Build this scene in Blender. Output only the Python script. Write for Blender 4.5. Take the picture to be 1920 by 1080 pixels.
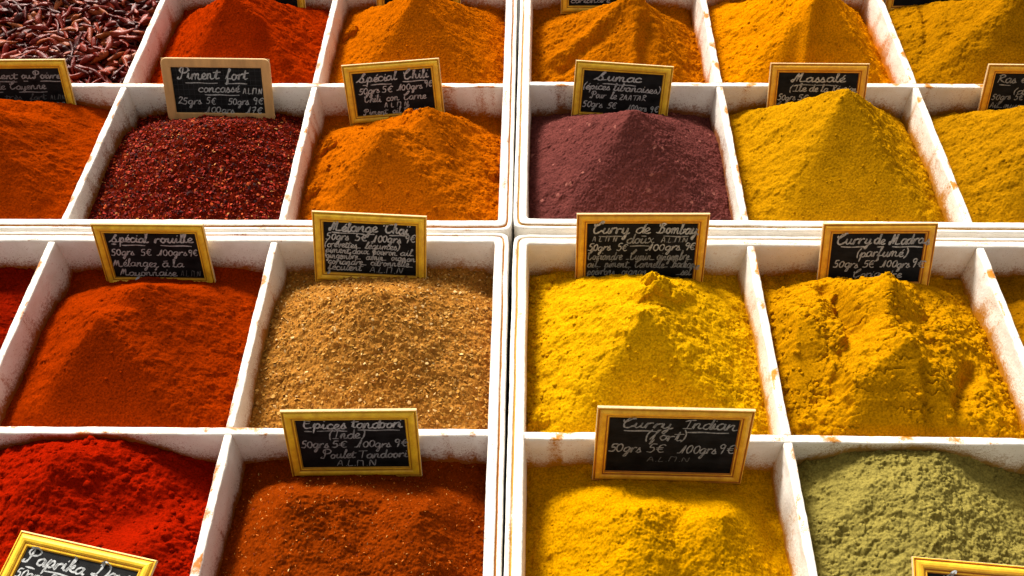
import bpy, math, random
import numpy as np
from mathutils import Matrix, Vector

for o in list(bpy.data.objects):
    bpy.data.objects.remove(o)
scn = bpy.context.scene
COL = scn.collection
R = math.radians
RIM = 0.100                      # height of the tray rims above the table

# ------------------------------------------------------------------ camera
PITCH, YAW, ROLL, CAMH = R(50.003), R(1.909), R(-1.072), 0.6042
cy, sy, cp, sp = math.cos(YAW), math.sin(YAW), math.cos(PITCH), math.sin(PITCH)
fw = np.array([-sy * cp, cy * cp, -sp]); r0 = np.array([cy, sy, 0.0]); u0 = np.cross(r0, fw)
cr, sr = math.cos(ROLL), math.sin(ROLL)
rt = cr * r0 + sr * u0; up = -sr * r0 + cr * u0
cam = bpy.data.cameras.new('camera')
cam.sensor_width = 36.0
cam.lens = 36.0 * 1767.3 / 1920.0
cam.clip_start = 0.01
cam.clip_end = 50
camo = bpy.data.objects.new('camera', cam); COL.objects.link(camo)
M = Matrix.Identity(4)
for i in range(3):
    M[i][0], M[i][1], M[i][2] = rt[i], up[i], -fw[i]
M[0][3], M[1][3], M[2][3] = 0, 0, CAMH + RIM
camo.matrix_world = M
scn.camera = camo

# ------------------------------------------------------------------ light
SUN = Vector((-0.36, 0.72, 0.63)).normalized()      # towards the sun: far side, a little left
EXPOSURE = 0.56
world = bpy.data.worlds.new('World'); scn.world = world
world.use_nodes = True
wn = world.node_tree.nodes; wl = world.node_tree.links
wn.clear()
sky = wn.new('ShaderNodeTexSky'); sky.sky_type = 'NISHITA'; sky.sun_disc = False
sky.sun_elevation = math.asin(SUN.z)
sky.sun_rotation = math.atan2(SUN.x, SUN.y)
sky.air_density = 1.0; sky.dust_density = 4.0; sky.ozone_density = 0.6
hsv = wn.new('ShaderNodeHueSaturation'); hsv.inputs['Saturation'].default_value = 0.12
bg = wn.new('ShaderNodeBackground'); bg.inputs['Strength'].default_value = 0.122
wo = wn.new('ShaderNodeOutputWorld')
wl.new(sky.outputs[0], hsv.inputs['Color']); wm = wn.new('ShaderNodeMix'); wm.data_type = 'RGBA'; wm.blend_type = 'MULTIPLY'; wm.inputs[0].default_value = 1.0
wm.inputs[7].default_value = (1.0, 0.945, 0.84, 1)         # light filtered by pale awnings
wl.new(hsv.outputs[0], wm.inputs[6]); wl.new(wm.outputs[2], bg.inputs['Color']); wl.new(bg.outputs[0], wo.inputs[0])
sun = bpy.data.lights.new('sun', 'SUN'); sun.energy = 4.3; sun.angle = R(16.0); sun.color = (1.0, 0.95, 0.87)
suno = bpy.data.objects.new('sun', sun); COL.objects.link(suno)
suno.rotation_euler = SUN.to_track_quat('Z', 'Y').to_euler()
scn.view_settings.view_transform = 'Standard'
scn.view_settings.look = 'None'
scn.view_settings.exposure = EXPOSURE
scn.view_settings.gamma = 1.0
scn.view_settings.use_curve_mapping = False

# ------------------------------------------------------------------ helpers
rng = np.random.default_rng(7)
random.seed(7)

def _hash(ix, iy, s):
    h = (ix.astype(np.int64) * 374761393 + iy.astype(np.int64) * 668265263 + s * 1274126177) & 0xFFFFFFFF
    h = ((h ^ (h >> 13)) * 1103515245) & 0xFFFFFFFF
    h = ((h ^ (h >> 16)) * 2246822519) & 0xFFFFFFFF
    h = h ^ (h >> 15)
    return h

def rnd(ix, iy, s):
    return (_hash(ix, iy, s) & 0xFFFFFF) / float(0x1000000)

def perlin(x, y, s=0):
    x0 = np.floor(x); y0 = np.floor(y); fx = x - x0; fy = y - y0
    u = fx * fx * fx * (fx * (fx * 6 - 15) + 10); v = fy * fy * fy * (fy * (fy * 6 - 15) + 10)
    def g(dx, dy):
        a = rnd(x0 + dx, y0 + dy, s) * 2 * np.pi
        return np.cos(a) * (fx - dx) + np.sin(a) * (fy - dy)
    a = g(0, 0); b = g(1, 0); c = g(0, 1); d = g(1, 1)
    return 1.4 * ((a + (b - a) * u) * (1 - v) + (c + (d - c) * u) * v)

def fbm(x, y, s=0, o=4, gain=0.5):
    r = 0; a = 1
    for i in range(o):
        r = r + a * perlin(x * 2 ** i, y * 2 ** i, s + 17 * i); a *= gain
    return r

def lumps(x, y, s=0, rmin=0.25, rmax=0.75):
    """rounded clods: jittered grid of half balls, cell size 1"""
    ix = np.floor(x); iy = np.floor(y); out = np.zeros_like(x)
    for dx in (-1, 0, 1):
        for dy in (-1, 0, 1):
            cx = ix + dx; cy_ = iy + dy
            px = cx + rnd(cx, cy_, s + 1); py = cy_ + rnd(cx, cy_, s + 2)
            rr = rmin + (rmax - rmin) * rnd(cx, cy_, s + 3) ** 2
            d2 = (x - px) ** 2 + (y - py) ** 2
            out = np.maximum(out, np.sqrt(np.maximum(rr * rr - d2, 0)))
    return out

def smax(a, b, k):
    h = np.clip(0.5 + 0.5 * (a - b) / k, 0, 1)
    return b + (a - b) * h + k * h * (1 - h)

def smin(a, b, k):
    return -smax(-a, -b, k)

def mesh_np(name, V, F, mats=(), parent=None, smooth=True, mi=None):
    """V (n,3); F list of (m,3|4) arrays"""
    me = bpy.data.meshes.new(name)
    V = np.asarray(V, np.float32)
    if not isinstance(F, (list, tuple)): F = [F]
    F = [np.asarray(f, np.int32) for f in F if len(f)]
    nl = sum(f.size for f in F); npoly = sum(len(f) for f in F)
    me.vertices.add(len(V)); me.vertices.foreach_set('co', V.ravel())
    me.loops.add(nl); me.loops.foreach_set('vertex_index', np.concatenate([f.ravel() for f in F]))
    me.polygons.add(npoly)
    st = []; tot = 0
    for f in F:
        k = f.shape[1]; st.append(tot + np.arange(len(f)) * k); tot += f.size
    me.polygons.foreach_set('loop_start', np.concatenate(st).astype(np.int32))
    for m in mats: me.materials.append(m)
    me.polygons.foreach_set('use_smooth', np.full(npoly, smooth))
    if mi is not None: me.polygons.foreach_set('material_index', np.asarray(mi, np.int32))
    me.update(calc_edges=True); me.validate()
    o = bpy.data.objects.new(name, me); COL.objects.link(o)
    if parent: o.parent = parent
    return o

def empty(name, mat, label, cat, group=None):
    o = bpy.data.objects.new(name, None); COL.objects.link(o)
    o.matrix_world = mat; o.empty_display_size = 0.02
    tag(o, label, cat, group)
    return o

def tag(o, label, cat, group=None, kind=None):
    o['label'] = label; o['category'] = cat
    if group: o['group'] = group
    if kind: o['kind'] = kind

def grid_faces(nu, nv, closed_u=False, base=0):
    i = np.arange(nu if closed_u else nu - 1)[:, None]; j = np.arange(nv - 1)[None]
    i2 = (i + 1) % nu
    return np.stack([base + i * nv + j + 0 * i, base + i2 * nv + j, base + i2 * nv + j + 1, base + i * nv + j + 1], -1).reshape(-1, 4)

# ------------------------------------------------------------------ materials
def new_mat(name):
    m = bpy.data.materials.new(name); m.use_nodes = True
    nt = m.node_tree; b = nt.nodes['Principled BSDF']
    return m, nt, nt.nodes, nt.links, b

def N(nt, t, **k):
    n = nt.nodes.new(t)
    for a, v in k.items(): setattr(n, a, v)
    return n

def noise(nt, scale, detail=2.0, rough=0.5, co=None):
    n = N(nt, 'ShaderNodeTexNoise'); n.inputs['Scale'].default_value = scale
    n.inputs['Detail'].default_value = detail; n.inputs['Roughness'].default_value = rough
    if co is not None: nt.links.new(co, n.inputs['Vector'])
    return n.outputs['Fac']

def ramp(nt, fac, stops):
    r = N(nt, 'ShaderNodeValToRGB'); e = r.color_ramp.elements
    while len(e) < len(stops): e.new(0.5)
    for i, (p, c) in enumerate(stops):
        e[i].position = p; e[i].color = (*c, 1) if len(c) == 3 else c
    nt.links.new(fac, r.inputs[0]); return r.outputs[0]

def mixc(nt, fac, a, b, mode='MIX'):
    m = N(nt, 'ShaderNodeMix'); m.data_type = 'RGBA'; m.blend_type = mode
    for s, v in ((0, fac), (6, a), (7, b)):
        if hasattr(v, 'is_output'): nt.links.new(v, m.inputs[s])
        elif isinstance(v, (int, float)): m.inputs[s].default_value = v
        else: m.inputs[s].default_value = (*v, 1)
    return m.outputs[2]

def math_(nt, op, a, b=None, c=None, clamp=False):
    m = N(nt, 'ShaderNodeMath', operation=op); m.use_clamp = clamp
    for i, v in enumerate((a, b, c)):
        if v is None: continue
        if hasattr(v, 'is_output'): nt.links.new(v, m.inputs[i])
        else: m.inputs[i].default_value = v
    return m.outputs[0]

def bump(nt, h, strength, dist, b):
    n = N(nt, 'ShaderNodeBump'); n.inputs['Strength'].default_value = strength; n.inputs['Distance'].default_value = dist
    nt.links.new(h, n.inputs['Height']); nt.links.new(n.outputs[0], b.inputs['Normal'])

def powder_mat(name, c, var=0.30, speck=None, amt=0.0, scale=620):
    m, nt, ns, ln, b = new_mat(name)
    tc = N(nt, 'ShaderNodeTexCoord').outputs['Object']
    c = np.array(c) * (0.64, 0.57, 0.25)
    n1 = noise(nt, scale, 3, 0.65, tc)
    n2 = noise(nt, 45, 3, 0.5, tc)
    col = ramp(nt, n1, [(0.30, tuple(c * (1 - var * 1.5))), (0.5, tuple(c)), (0.70, tuple(np.minimum(c * (1 + var), 0.95)))])
    hue = ramp(nt, n2, [(0.35, (1 - var * 0.45,) * 3), (0.65, (1 + var * 0.12, 1 + var * 0.10, 1.0))])
    col = mixc(nt, 1.0, col, hue, 'MULTIPLY')
    if speck is not None:
        v = N(nt, 'ShaderNodeTexVoronoi'); v.inputs['Scale'].default_value = scale * 0.55
        ln.new(tc, v.inputs['Vector'])
        sep = N(nt, 'ShaderNodeSeparateColor'); ln.new(v.outputs['Color'], sep.inputs[0])
        f = math_(nt, 'GREATER_THAN', sep.outputs[0], 1 - amt)
        col = mixc(nt, f, col, speck)
    ln.new(col, b.inputs['Base Color'])
    b.inputs['Roughness'].default_value = 0.95
    b.inputs['Specular IOR Level'].default_value = 0.0
    n3 = noise(nt, scale * 1.5, 2, 0.6, tc)
    bump(nt, n3, 0.55, 0.0005, b)
    return m

def wall_mat():
    m, nt, ns, ln, b = new_mat('white_painted_foam')
    tc = N(nt, 'ShaderNodeTexCoord').outputs['Object']
    ac = N(nt, 'ShaderNodeAttribute', attribute_name='stain_colour').outputs['Color']
    ad = N(nt, 'ShaderNodeAttribute', attribute_name='stain').outputs['Fac']
    n1 = noise(nt, 420, 5, 0.7, tc); n2 = noise(nt, 60, 3, 0.55, tc); n3 = noise(nt, 1000, 2, 0.7, tc)
    s = math_(nt, 'ADD', ad, math_(nt, 'MULTIPLY', math_(nt, 'SUBTRACT', n1, 0.5), 1.5))
    s = math_(nt, 'ADD', s, math_(nt, 'MULTIPLY', math_(nt, 'SUBTRACT', n2, 0.5), 1.0))
    mask = math_(nt, 'MULTIPLY', math_(nt, 'SUBTRACT', s, 0.36), 2.4, clamp=True)
    # loose single grains
    g = math_(nt, 'GREATER_THAN', math_(nt, 'ADD', n3, math_(nt, 'MULTIPLY', ad, 0.42)), 0.745)
    mask = math_(nt, 'MAXIMUM', mask, math_(nt, 'MULTIPLY', g, 0.8))
    base = ramp(nt, n2, [(0.3, (0.75, 0.715, 0.645)), (0.6, (0.84, 0.81, 0.76))])
    haze = math_(nt, 'MULTIPLY', ad, 0.55, clamp=True)
    base = mixc(nt, haze, base, mixc(nt, 0.55, ac, (0.84, 0.66, 0.44)))
    col = mixc(nt, mask, base, ac)
    ln.new(col, b.inputs['Base Color'])
    b.inputs['Roughness'].default_value = 0.6
    b.inputs['Specular IOR Level'].default_value = 0.25
    v = N(nt, 'ShaderNodeTexVoronoi'); v.inputs['Scale'].default_value = 330; ln.new(tc, v.inputs['Vector'])
    hh = math_(nt, 'ADD', math_(nt, 'MULTIPLY', v.outputs['Distance'], 0.5), n1)
    bump(nt, hh, 0.35, 0.0008, b)
    return m

def simple_mat(name, c, rough=0.6, spec=0.3, var=0.2, scale=120, stretch=None, bmp=0.0):
    m, nt, ns, ln, b = new_mat(name)
    tc = N(nt, 'ShaderNodeTexCoord').outputs['Object']
    if stretch:
        mp = N(nt, 'ShaderNodeMapping'); mp.inputs['Scale'].default_value = stretch; ln.new(tc, mp.inputs[0]); tc = mp.outputs[0]
    n = noise(nt, scale, 4, 0.6, tc); c = np.array(c)
    ln.new(ramp(nt, n, [(0.3, tuple(c * (1 - var))), (0.7, tuple(np.minimum(c * (1 + var), 0.95)))]), b.inputs['Base Color'])
    b.inputs['Roughness'].default_value = rough; b.inputs['Specular IOR Level'].default_value = spec
    if bmp: bump(nt, n, bmp, 0.0006, b)
    return m

def chip_mat(name, rough=0.8, spec=0.12):
    m, nt, ns, ln, b = new_mat(name)
    a = N(nt, 'ShaderNodeAttribute', attribute_name='chip_colour').outputs['Color']
    ln.new(a, b.inputs['Base Color']); b.inputs['Roughness'].default_value = rough; b.inputs['Specular IOR Level'].default_value = spec
    return m

WALL = wall_mat()

# ------------------------------------------------------------------ trays: layout
P, Q, TT = 0.197, 0.1953, 0.0065        # compartment pitch (x), pitch (y), divider thickness at the top
TRAYS = {                                # inner corner at the gap side, turn about z
    'LR': (-0.0305, 0.5856, R(0.146)), 'RR': (-0.0051, 0.5885, R(-0.282)),
    'LF': (-0.0329, 0.5589, R(0.269)), 'RF': (-0.0046, 0.5569, R(-0.133))}

def tray_matrix(t):
    x, y, a = TRAYS[t]
    return Matrix.Translation((x, y, RIM)) @ Matrix.Rotation(a, 4, 'Z')

def comp(t, k, row):
    xa, xb = (-(k + 1) * P + TT, -k * P) if t[0] == 'L' else (k * P, (k + 1) * P - TT)
    if t[1] == 'R': ya, yb = (0, Q - TT) if row == 0 else (Q, 2 * Q - TT)
    else: ya, yb = (-(Q - TT), 0) if row == 0 else (-(2 * Q - TT), -Q)
    return xa, xb, ya, yb

# ------------------------------------------------------------------ heaps: shapes (millimetres above the rim)
CW, CD = (P - TT) * 1000, (Q - TT) * 1000

def hill(u, v, c):
    up_, vp, zp, zl, zr, zf, zb, p = c
    if p >= 3.2: vp -= .06; zp += 9
    zl -= 30; zr -= 30; zf -= 14; zb -= 24; p *= 1.2      # powder sinks towards the walls
    du = np.where(u < up_, (up_ - u) / up_ * (zp - zl), (u - up_) / (1 - up_) * (zp - zr))
    dv = np.where(v < vp, (vp - v) / vp * (zp - zf), (v - vp) / (1 - vp) * (zp - zb))
    rr = (du ** p + dv ** p) ** (1 / p)
    fr = np.where(v < vp, dv ** p / (du ** p + dv ** p + 1e-6), 0)
    # blunt the very tip; slopes ease off towards the foot
    rr = np.sqrt(rr * rr + 6.0) - 2.4
    return zp - rr * (1.10 - .0026 * np.clip(rr, 0, 90)), fr

def seg(u, v, s):
    u1, v1, u2, v2, w, h = s[:6]
    ax, ay, bx, by = u1 * CW, v1 * CD, u2 * CW, v2 * CD
    px, py = u * CW - ax, v * CD - ay
    dx, dy = bx - ax, by - ay; L2 = dx * dx + dy * dy + 1e-9
    t = np.clip((px * dx + py * dy) / L2, 0, 1)
    d = np.sqrt((px - t * dx) ** 2 + (py - t * dy) ** 2)
    return h * np.exp(-(d / w) ** 2)

def base_height(H, u, v):
    z = None; fr = None
    for c in H['hills']:
        zi, fi = hill(u, v, c)
        if z is None: z, fr = zi, fi
        else:
            fr = np.where(zi > z, fi, fr); z = smax(z, zi, H.get('k', 5.0))
    z = smax(z, -38.0 + 7 * np.clip((v - .84) / .16, 0, 1) + 6 * (1 - v), 6.0)
    s = H.get('seed', 1)
    x, y = u * CW, v * CD
    wob = H.get('wob', 3.0) * fbm(x / 45, y / 45, s + 5, 3)
    z = z + wob * (1 - 0.7 * fr)
    cu = np.clip(np.abs(2 * u - 1), 0, 1); z = z - H.get('corner', 9.0) * cu ** 2 * np.clip(2 * v - 1, 0, 1) ** 1.2
    for sgm in H.get('segs', ()):
        z = z + seg(u, v, sgm)
    return z, fr

def full_height(H, u, v):
    z, fr = base_height(H, u, v)
    s = H.get('seed', 1); x, y = u * CW, v * CD
    wx = x + 1.2 * perlin(x / 6, y / 6, s + 40); wy = y + 1.2 * perlin(x / 6 + 9, y / 6, s + 41)
    rough = 1 - H.get('smooth', 0.9) * np.clip(fr * 1.3 - 0.15, 0, 1) ** 1.5
    if 'mask' in H: rough = np.clip(rough * H['mask'](u, v), 0, 3)
    z = z + rough * H.get('rough', 1.0) * fbm(wx / 11, wy / 11, s + 50, 4, 0.55)
    patchy = np.clip(.75 + 1.1 * fbm(x / 48, y / 48, s + 44, 2), .15, 1.8)
    rough = rough * patchy
    cr_ = np.maximum(lumps(wx / 5.0, wy / 5.0, s + 45, .1, .72) - .36, 0) * 5.0
    z = z + H.get('crumb', .8) * np.clip(rough, 0, 1.4) * cr_
    # loose avalanche streaks down the slopes
    z = z + H.get('streak', 0.0) * rough * perlin((x + 0.35 * y) / 2.6, y / 22, s + 60)
    cl = H.get('clump', 0.0)
    if cl:
        cs = H.get('cscale', 9.0)
        m = np.clip(0.6 + 1.6 * fbm(x / 35, y / 35, s + 70, 2), 0, 1) * np.clip(rough, 0, 1.5)
        z = z + cl * m * (lumps(wx / cs, wy / cs, s + 71) + 0.45 * lumps(wx / cs * 2.2, wy / cs * 2.2, s + 72) - 0.25)
    g = H.get('grain', 0.30) * 1.5
    gs = H.get('gscale', 1.9)
    z = z + g * (0.45 + 0.55 * np.clip(rough, 0, 1.2)) * (lumps(wx / gs, wy / gs, s + 80, 0.3, 0.7) * 1.6 - 0.6) \
          + g * 0.5 * perlin(x / 1.3, y / 1.3, s + 81)
    for (ux, vx, du_, v0, v1, hgt, side, jag) in H.get('slab', ()):
        line = (ux + du_ * (v - vx)) * CW + jag * perlin(y / 9, x * 0 + ux * 50, s + 95) + .5 * jag * perlin(y / 3, x * 0 + ux * 70, s + 96)
        t_ = (line - x) * side
        band = np.clip((v - v0) / .06, 0, 1) * np.clip((v1 - v) / .06, 0, 1)
        z = z + band * hgt * (1 / (1 + np.exp(-np.clip(t_ / .6, -30, 30)))) * np.exp(-np.maximum(t_, 0) / 38)
    if 'crack' in H:
        n_ = perlin(x / 26 + .4 * perlin(x / 7, y / 7, s + 91), y / 11 + .3 * perlin(x / 5, y / 5, s + 92), s + 90)
        z = z - H['crack'] * np.exp(-(n_ / .045) ** 2) * np.clip(2 * perlin(x / 30, y / 30, s + 93) + .5, 0, 1)
    for (lu, lv, lr, lh) in H.get('lump', ()):
        dx, dy = x - lu * CW, y - lv * CD
        a = np.arctan2(dy, dx); q_ = lr * (1 + 0.25 * np.sin(3 * a + lr) + 0.12 * np.sin(5 * a))
        z = z + lh * np.sqrt(np.maximum(1 - (dx * dx + dy * dy) / (q_ * q_), 0)) * (1 + 0.25 * perlin(x / 2.5, y / 2.5, 5))
    return z

#        hills: (u, v, z, z_left, z_right, z_front, z_back, pointedness)
HEAPS = {
 ('LR', 2, 0): dict(hills=[(.50, .56, 42, -10, -14, -14, -36, 4.0), (.30, .62, 30, 10, -30, -20, -36, 3), (.50, .72, 25, 14, 2, -20, 0, 3)], col=(.44, .054, .0010), seed=11, rough=1.2, wob=2.5,
    label='orange-red chilli powder heap at the left picture edge, in front of the dried chillies', nm='Cayenne'),
 ('LR', 1, 0): dict(hills=[(.55, .60, 15, 4, 2, -4, -16, 2.4)], col=(.13, .011, .008), seed=12, rough=2.0, wob=2.5, grain=.7, gscale=2.6, smooth=.2, chips='piment',
    label='mound of coarse crushed dark red chilli flakes behind the tilted saffron-coloured sign'),
 ('LR', 0, 0): dict(hills=[(.44, .50, 25, -8, -6, -10, -34, 5), (.64, .66, 25, -22, -18, -22, -26, 3)], col=(.58, .145, .003), seed=13, crumbs=(500, 2.6), rough=1.8, wob=2.5, streak=.5, clump=.9, k=4,
    lump=[(.06, .30, 8, 6), (.12, .42, 5, 4), (.10, .62, 9, 7), (.95, .45, 6, 4), (.52, .72, 5, 4)],
    label='bright orange powder heap between the dark chilli flakes and the central gap'),
 ('LR', 1, 1): dict(hills=[(.52, .56, 40, -22, -14, -12, -30, 6)], col=(.45, .036, .001), seed=14, rough=1.8, wob=2.5, streak=.6,
    segs=[(.62, .45, .95, .12, 9, 6), (.70, .30, .74, .10, 10, -5)],
    label='steep red-orange powder pyramid right beside the dried chillies'),
 ('LR', 0, 1): dict(hills=[(.52, .56, 38, -16, -16, -13, -27, 6)], col=(.61, .155, .002), seed=15, rough=1.5, wob=2.0, streak=.5, lump=[(.08, .62, 9, 8)], grain=.5,
    label='tall orange powder pyramid in the back row just left of the central gap'),
 ('RR', 0, 0): dict(hills=[(.50, .55, 37, -6, -6, -12, -24, 3.2)], col=(.19, .058, .115), seed=16, rough=1.2, wob=2.0, grain=.75, gscale=2.2, smooth=.35, speck=((.26, .09, .07), .012),
    label='purple-brown coarse powder heap, the only purplish one'),
 ('RR', 1, 0): dict(hills=[(.51, .68, 44, -12, -14, -10, -18, 6)], col=(.59, .305, .006), seed=17, rough=1.8, wob=2.0, streak=.5, clump=.6,
    lump=[(.95, .04, 6, 8)],
    label='tall mustard yellow powder pyramid half hiding its sign in the rear right tray'),
 ('RR', 2, 0): dict(hills=[(.52, .62, 46, -14, -14, -12, -26, 5)], col=(.49, .245, .006), seed=18, rough=2.0, wob=2.5, streak=.7, clump=.5,
    label='dull mustard powder heap cut by the right picture edge, behind the front right tray'),
 ('RR', 0, 1): dict(hills=[(.60, .60, 24, -8, -18, -12, -30, 2.5)], col=(.56, .17, .003), seed=19, rough=2.4, wob=3.0, streak=.6, clump=.8, smooth=.4,
    segs=[(.15, .32, .60, .62, 8, 7), (.18, .24, .45, .42, 7, -5), (.60, .55, .56, .12, 8, 6), (.70, .5, .85, .2, 8, 4), (.66, .45, .64, .2, 7, -5)],
    label='brownish orange powder heap with ridges in the back row just right of the central gap'),
 ('RR', 1, 1): dict(hills=[(.57, .52, 46, -6, -22, -9, -20, 6)], col=(.80, .30, .002), seed=20, crumbs=(500, 2.2), rough=1.8, wob=3.0, streak=.4, clump=.7,
    segs=[(.44, .08, .50, .42, 7, 6), (.30, .5, .35, .1, 12, 4), (.84, .12, .70, .40, 7, 4)],
    label='bright yellow-orange powder pyramid in the back row of the rear right tray'),
 ('RR', 2, 1): dict(hills=[(.62, .52, 48, -8, -14, -8, -26, 4)], col=(.47, .215, .004), seed=21, rough=2.0, wob=3.0, streak=.6,
    segs=[(.10, .14, .58, .50, 10, 4), (.16, .4, .24, .8, 4, -5)],
    label='ochre brown powder heap filling the top right corner'),
 ('LF', 2, 0): dict(hills=[(.45, .45, 20, -8, -14, -10, -30, 3)], col=(.27, .010, .002), seed=22, crumbs=(500, 3.0), rough=2, wob=3, clump=2.0,
    label='dark red powder just visible at the left edge behind the paprika sign compartment'),
 ('LF', 1, 0): dict(hills=[(.43, .50, 20, -10, -12, -14, -36, 6), (.54, .62, 25, -14, -13, -22, -34, 3)], col=(.35, .034, .0010), seed=23, rough=1.3, wob=2.0, streak=.3, k=4,
    label='rust orange powder heap with a dark smooth scooped front in the front left tray'),
 ('LF', 0, 0): dict(hills=[(.47, .60, 21, 3, 2, -5, -22, 2.0)], col=(.53, .245, .09), seed=24, rough=2.0, wob=2.5, grain=.7, gscale=2.5, smooth=.2, chips='thai', lump=[(.87, .86, 6, 2)],
    label='sandy tan coarse flaky spice mix mound in the front left tray'),
 ('RF', 0, 0): dict(hills=[(.48, .50, 32, -6, -8, -8, -30, 6), (.55, .63, 33, -8, -14, -16, -22, 3)], col=(.78, .445, .006), seed=25, crumbs=(600, 2.6), rough=2.0, wob=2.5, streak=.5, clump=1.1, k=4, crack=.7,
    lump=[(.56, .64, 12, 6), (.49, .60, 8, 4), (.63, .61, 7, 5), (.52, .66, 6, 5), (.07, .92, 12, 7), (.05, .12, 9, 6)],
    label='vivid lemon yellow powder heap with broken lumps on its crest'),
 ('RF', 1, 0): dict(hills=[(.47, .40, 22, -2, -10, -8, -30, 5), (.48, .70, 22, -4, -8, -20, -26, 2.6), (.10, .55, 10, 4, -40, -14, -20, 3)], col=(.64, .315, .004), seed=26, crumbs=(900, 3.4), rough=2.6, wob=4.0, clump=2.6, cscale=10, smooth=.95, k=4, crack=2.6, slab=[(.30, .6, .10, .36, .78, 8, 1, 4), (.52, .2, -.06, .0, .40, 7, 1, 4), (.24, .1, .12, .0, .30, 5, -1, 4), (.66, .15, .0, .0, .24, 5, 1, 3)],
    segs=[(.34, .48, .28, .78, 8, -15), (.24, .30, .20, .74, 14, 5), (.62, .46, .72, .74, 14, -9), (.82, .36, .68, .16, 8, -13), (.44, .40, .50, .70, 8, 8), (.88, .3, .84, .05, 10, 5), (.2, .2, .3, .44, 5, -4)],
    label='cracked crumbly golden curry powder heap, roughest of the yellow ones'),
 ('RF', 2, 0): dict(hills=[(.5, .5, 14, -8, -10, -10, -28, 3)], col=(.36, .16, .003), seed=27, rough=2, wob=3,
    label='sliver of brownish yellow powder at the right edge beside the golden curry'),
 ('LF', 1, 1): dict(corner=12, hills=[(.42, .84, 18, 14, -12, -6, 16, 2.2), (.72, .45, 10, 2, 4, -10, -20, 2.2)], col=(.36, .011, .002), seed=28, crumbs=(900, 4.2), rough=2.6, wob=3.0, clump=3.6, cscale=11, smooth=.2,
    segs=[(.48, .30, .85, .26, 40, 9), (.72, .64, .66, .50, 20, -5), (.86, .62, .78, .44, 9, 4), (.35, .7, .5, .84, 12, 5)],
    mask=lambda u, v: 1 - .85 * np.exp(-(((u - .70) * CW / 30) ** 2 + ((v - .60) * CD / 34) ** 2)),
    label='clumpy scarlet red powder filling the near left compartment'),
 ('LF', 0, 1): dict(hills=[(.30, .70, 16, -14, -6, -6, -32, 2.6), (.75, .66, 6, -10, -10, -10, -30, 2.6)], col=(.27, .041, .003), seed=29, rough=1.5, wob=3, grain=.6, gscale=2.2, smooth=.2, chips='tandoori',
    segs=[(.25, .60, .12, .3, 9, -4)],
    label='dark rust brown flecked powder mound at the bottom, left of the gap'),
 ('RF', 0, 1): dict(hills=[(.42, .66, 15, -14, -20, -6, -30, 3), (.70, .64, 12, -20, -22, -14, -30, 3)], col=(.70, .36, .0015), seed=30, rough=1.5, wob=2.5, grain=.5, smooth=.2, k=6,
    segs=[(.66, .45, .50, .2, 22, -8)], lump=[(.86, .82, 3, 2)],
    label='deep yellow powder mound at the bottom, right of the gap'),
 ('RF', 1, 1): dict(corner=8, hills=[(.42, .72, 6, 4, -14, 4, 14, 3)], col=(.34, .305, .16), seed=31, crumbs=(700, 2.4), rough=2.4, wob=2.5, clump=2.0, cscale=6, smooth=0, gscale=2.6, grain=.8,
    segs=[(.10, .70, .30, .84, 10, 5)],
    label='sage green powder bed in the bottom right corner'),
}

def chip_cloud(kind, H):
    spec = {'piment': (8500, 1.2, 4.0, [(.12, .007, .004), (.33, .018, .006), (.44, .065, .012), (.50, .21, .06), (.022, .003, .003)], [.36, .32, .13, .03, .16]),
            'thai': (9000, 0.6, 3.9, [(.40, .185, .026), (.50, .26, .06), (.22, .08, .010), (.60, .38, .15), (.34, .14, .016)], [.38, .22, .14, .06, .20]),
            'tandoori': (1500, 0.7, 2.4, [(.50, .12, .012), (.58, .24, .05), (.16, .02, .004), (.60, .36, .13)], [.5, .2, .25, .05])}[kind]
    n, s0, s1, pal, pr = spec
    g = np.random.default_rng(len(kind))
    u = g.uniform(.005, .995, n); v = g.uniform(.005, .995, n)
    z = full_height(H, u, v)
    size = (s0 + (s1 - s0) * g.random(n) ** 2.2)[:, None, None]
    asp = (0.45 + 0.55 * g.random(n))[:, None]
    if kind == 'tandoori': asp = (0.25 + 0.3 * g.random(n))[:, None]
    ang = np.arange(5) / 5 * 2 * np.pi
    rad = 0.5 * (0.7 + 0.6 * g.random((n, 5)))
    px = rad * np.cos(ang); py = rad * np.sin(ang) * asp
    pz = 0.12 * (g.random((n, 5)) - .5)
    V = np.concatenate([np.stack([px, py, pz], -1), np.broadcast_to(np.array([0, 0, .16]), (n, 1, 3))], 1) * size
    a = g.uniform(0, 2 * np.pi, n); ti = np.clip(g.normal(0, .55, n), -1.2, 1.2); tj = np.clip(g.normal(0, .55, n), -1.2, 1.2)
    def rot(V, a, i, j):
        c, s = np.cos(a)[:, None], np.sin(a)[:, None]
        W = V.copy(); W[..., i] = c * V[..., i] - s * V[..., j]; W[..., j] = s * V[..., i] + c * V[..., j]; return W
    V = rot(rot(rot(V, a, 0, 1), ti, 0, 2), tj, 1, 2)
    V[..., 0] += (u * CW)[:, None]; V[..., 1] += (v * CD)[:, None]; V[..., 2] += (z + .25 + .5 * g.random(n))[:, None]
    F = []
    b = (np.arange(n) * 6)[:, None]
    for k in range(5): F.append(np.concatenate([b + k, b + (k + 1) % 5, b + 5], 1))
    F = np.concatenate(F)
    pi = g.choice(len(pal), n, p=pr)
    C = np.array(pal)[pi] * (0.75 + .5 * g.random((n, 1)))
    C = np.repeat(C, 6, 0)
    return V.reshape(-1, 3), F, C

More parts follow.
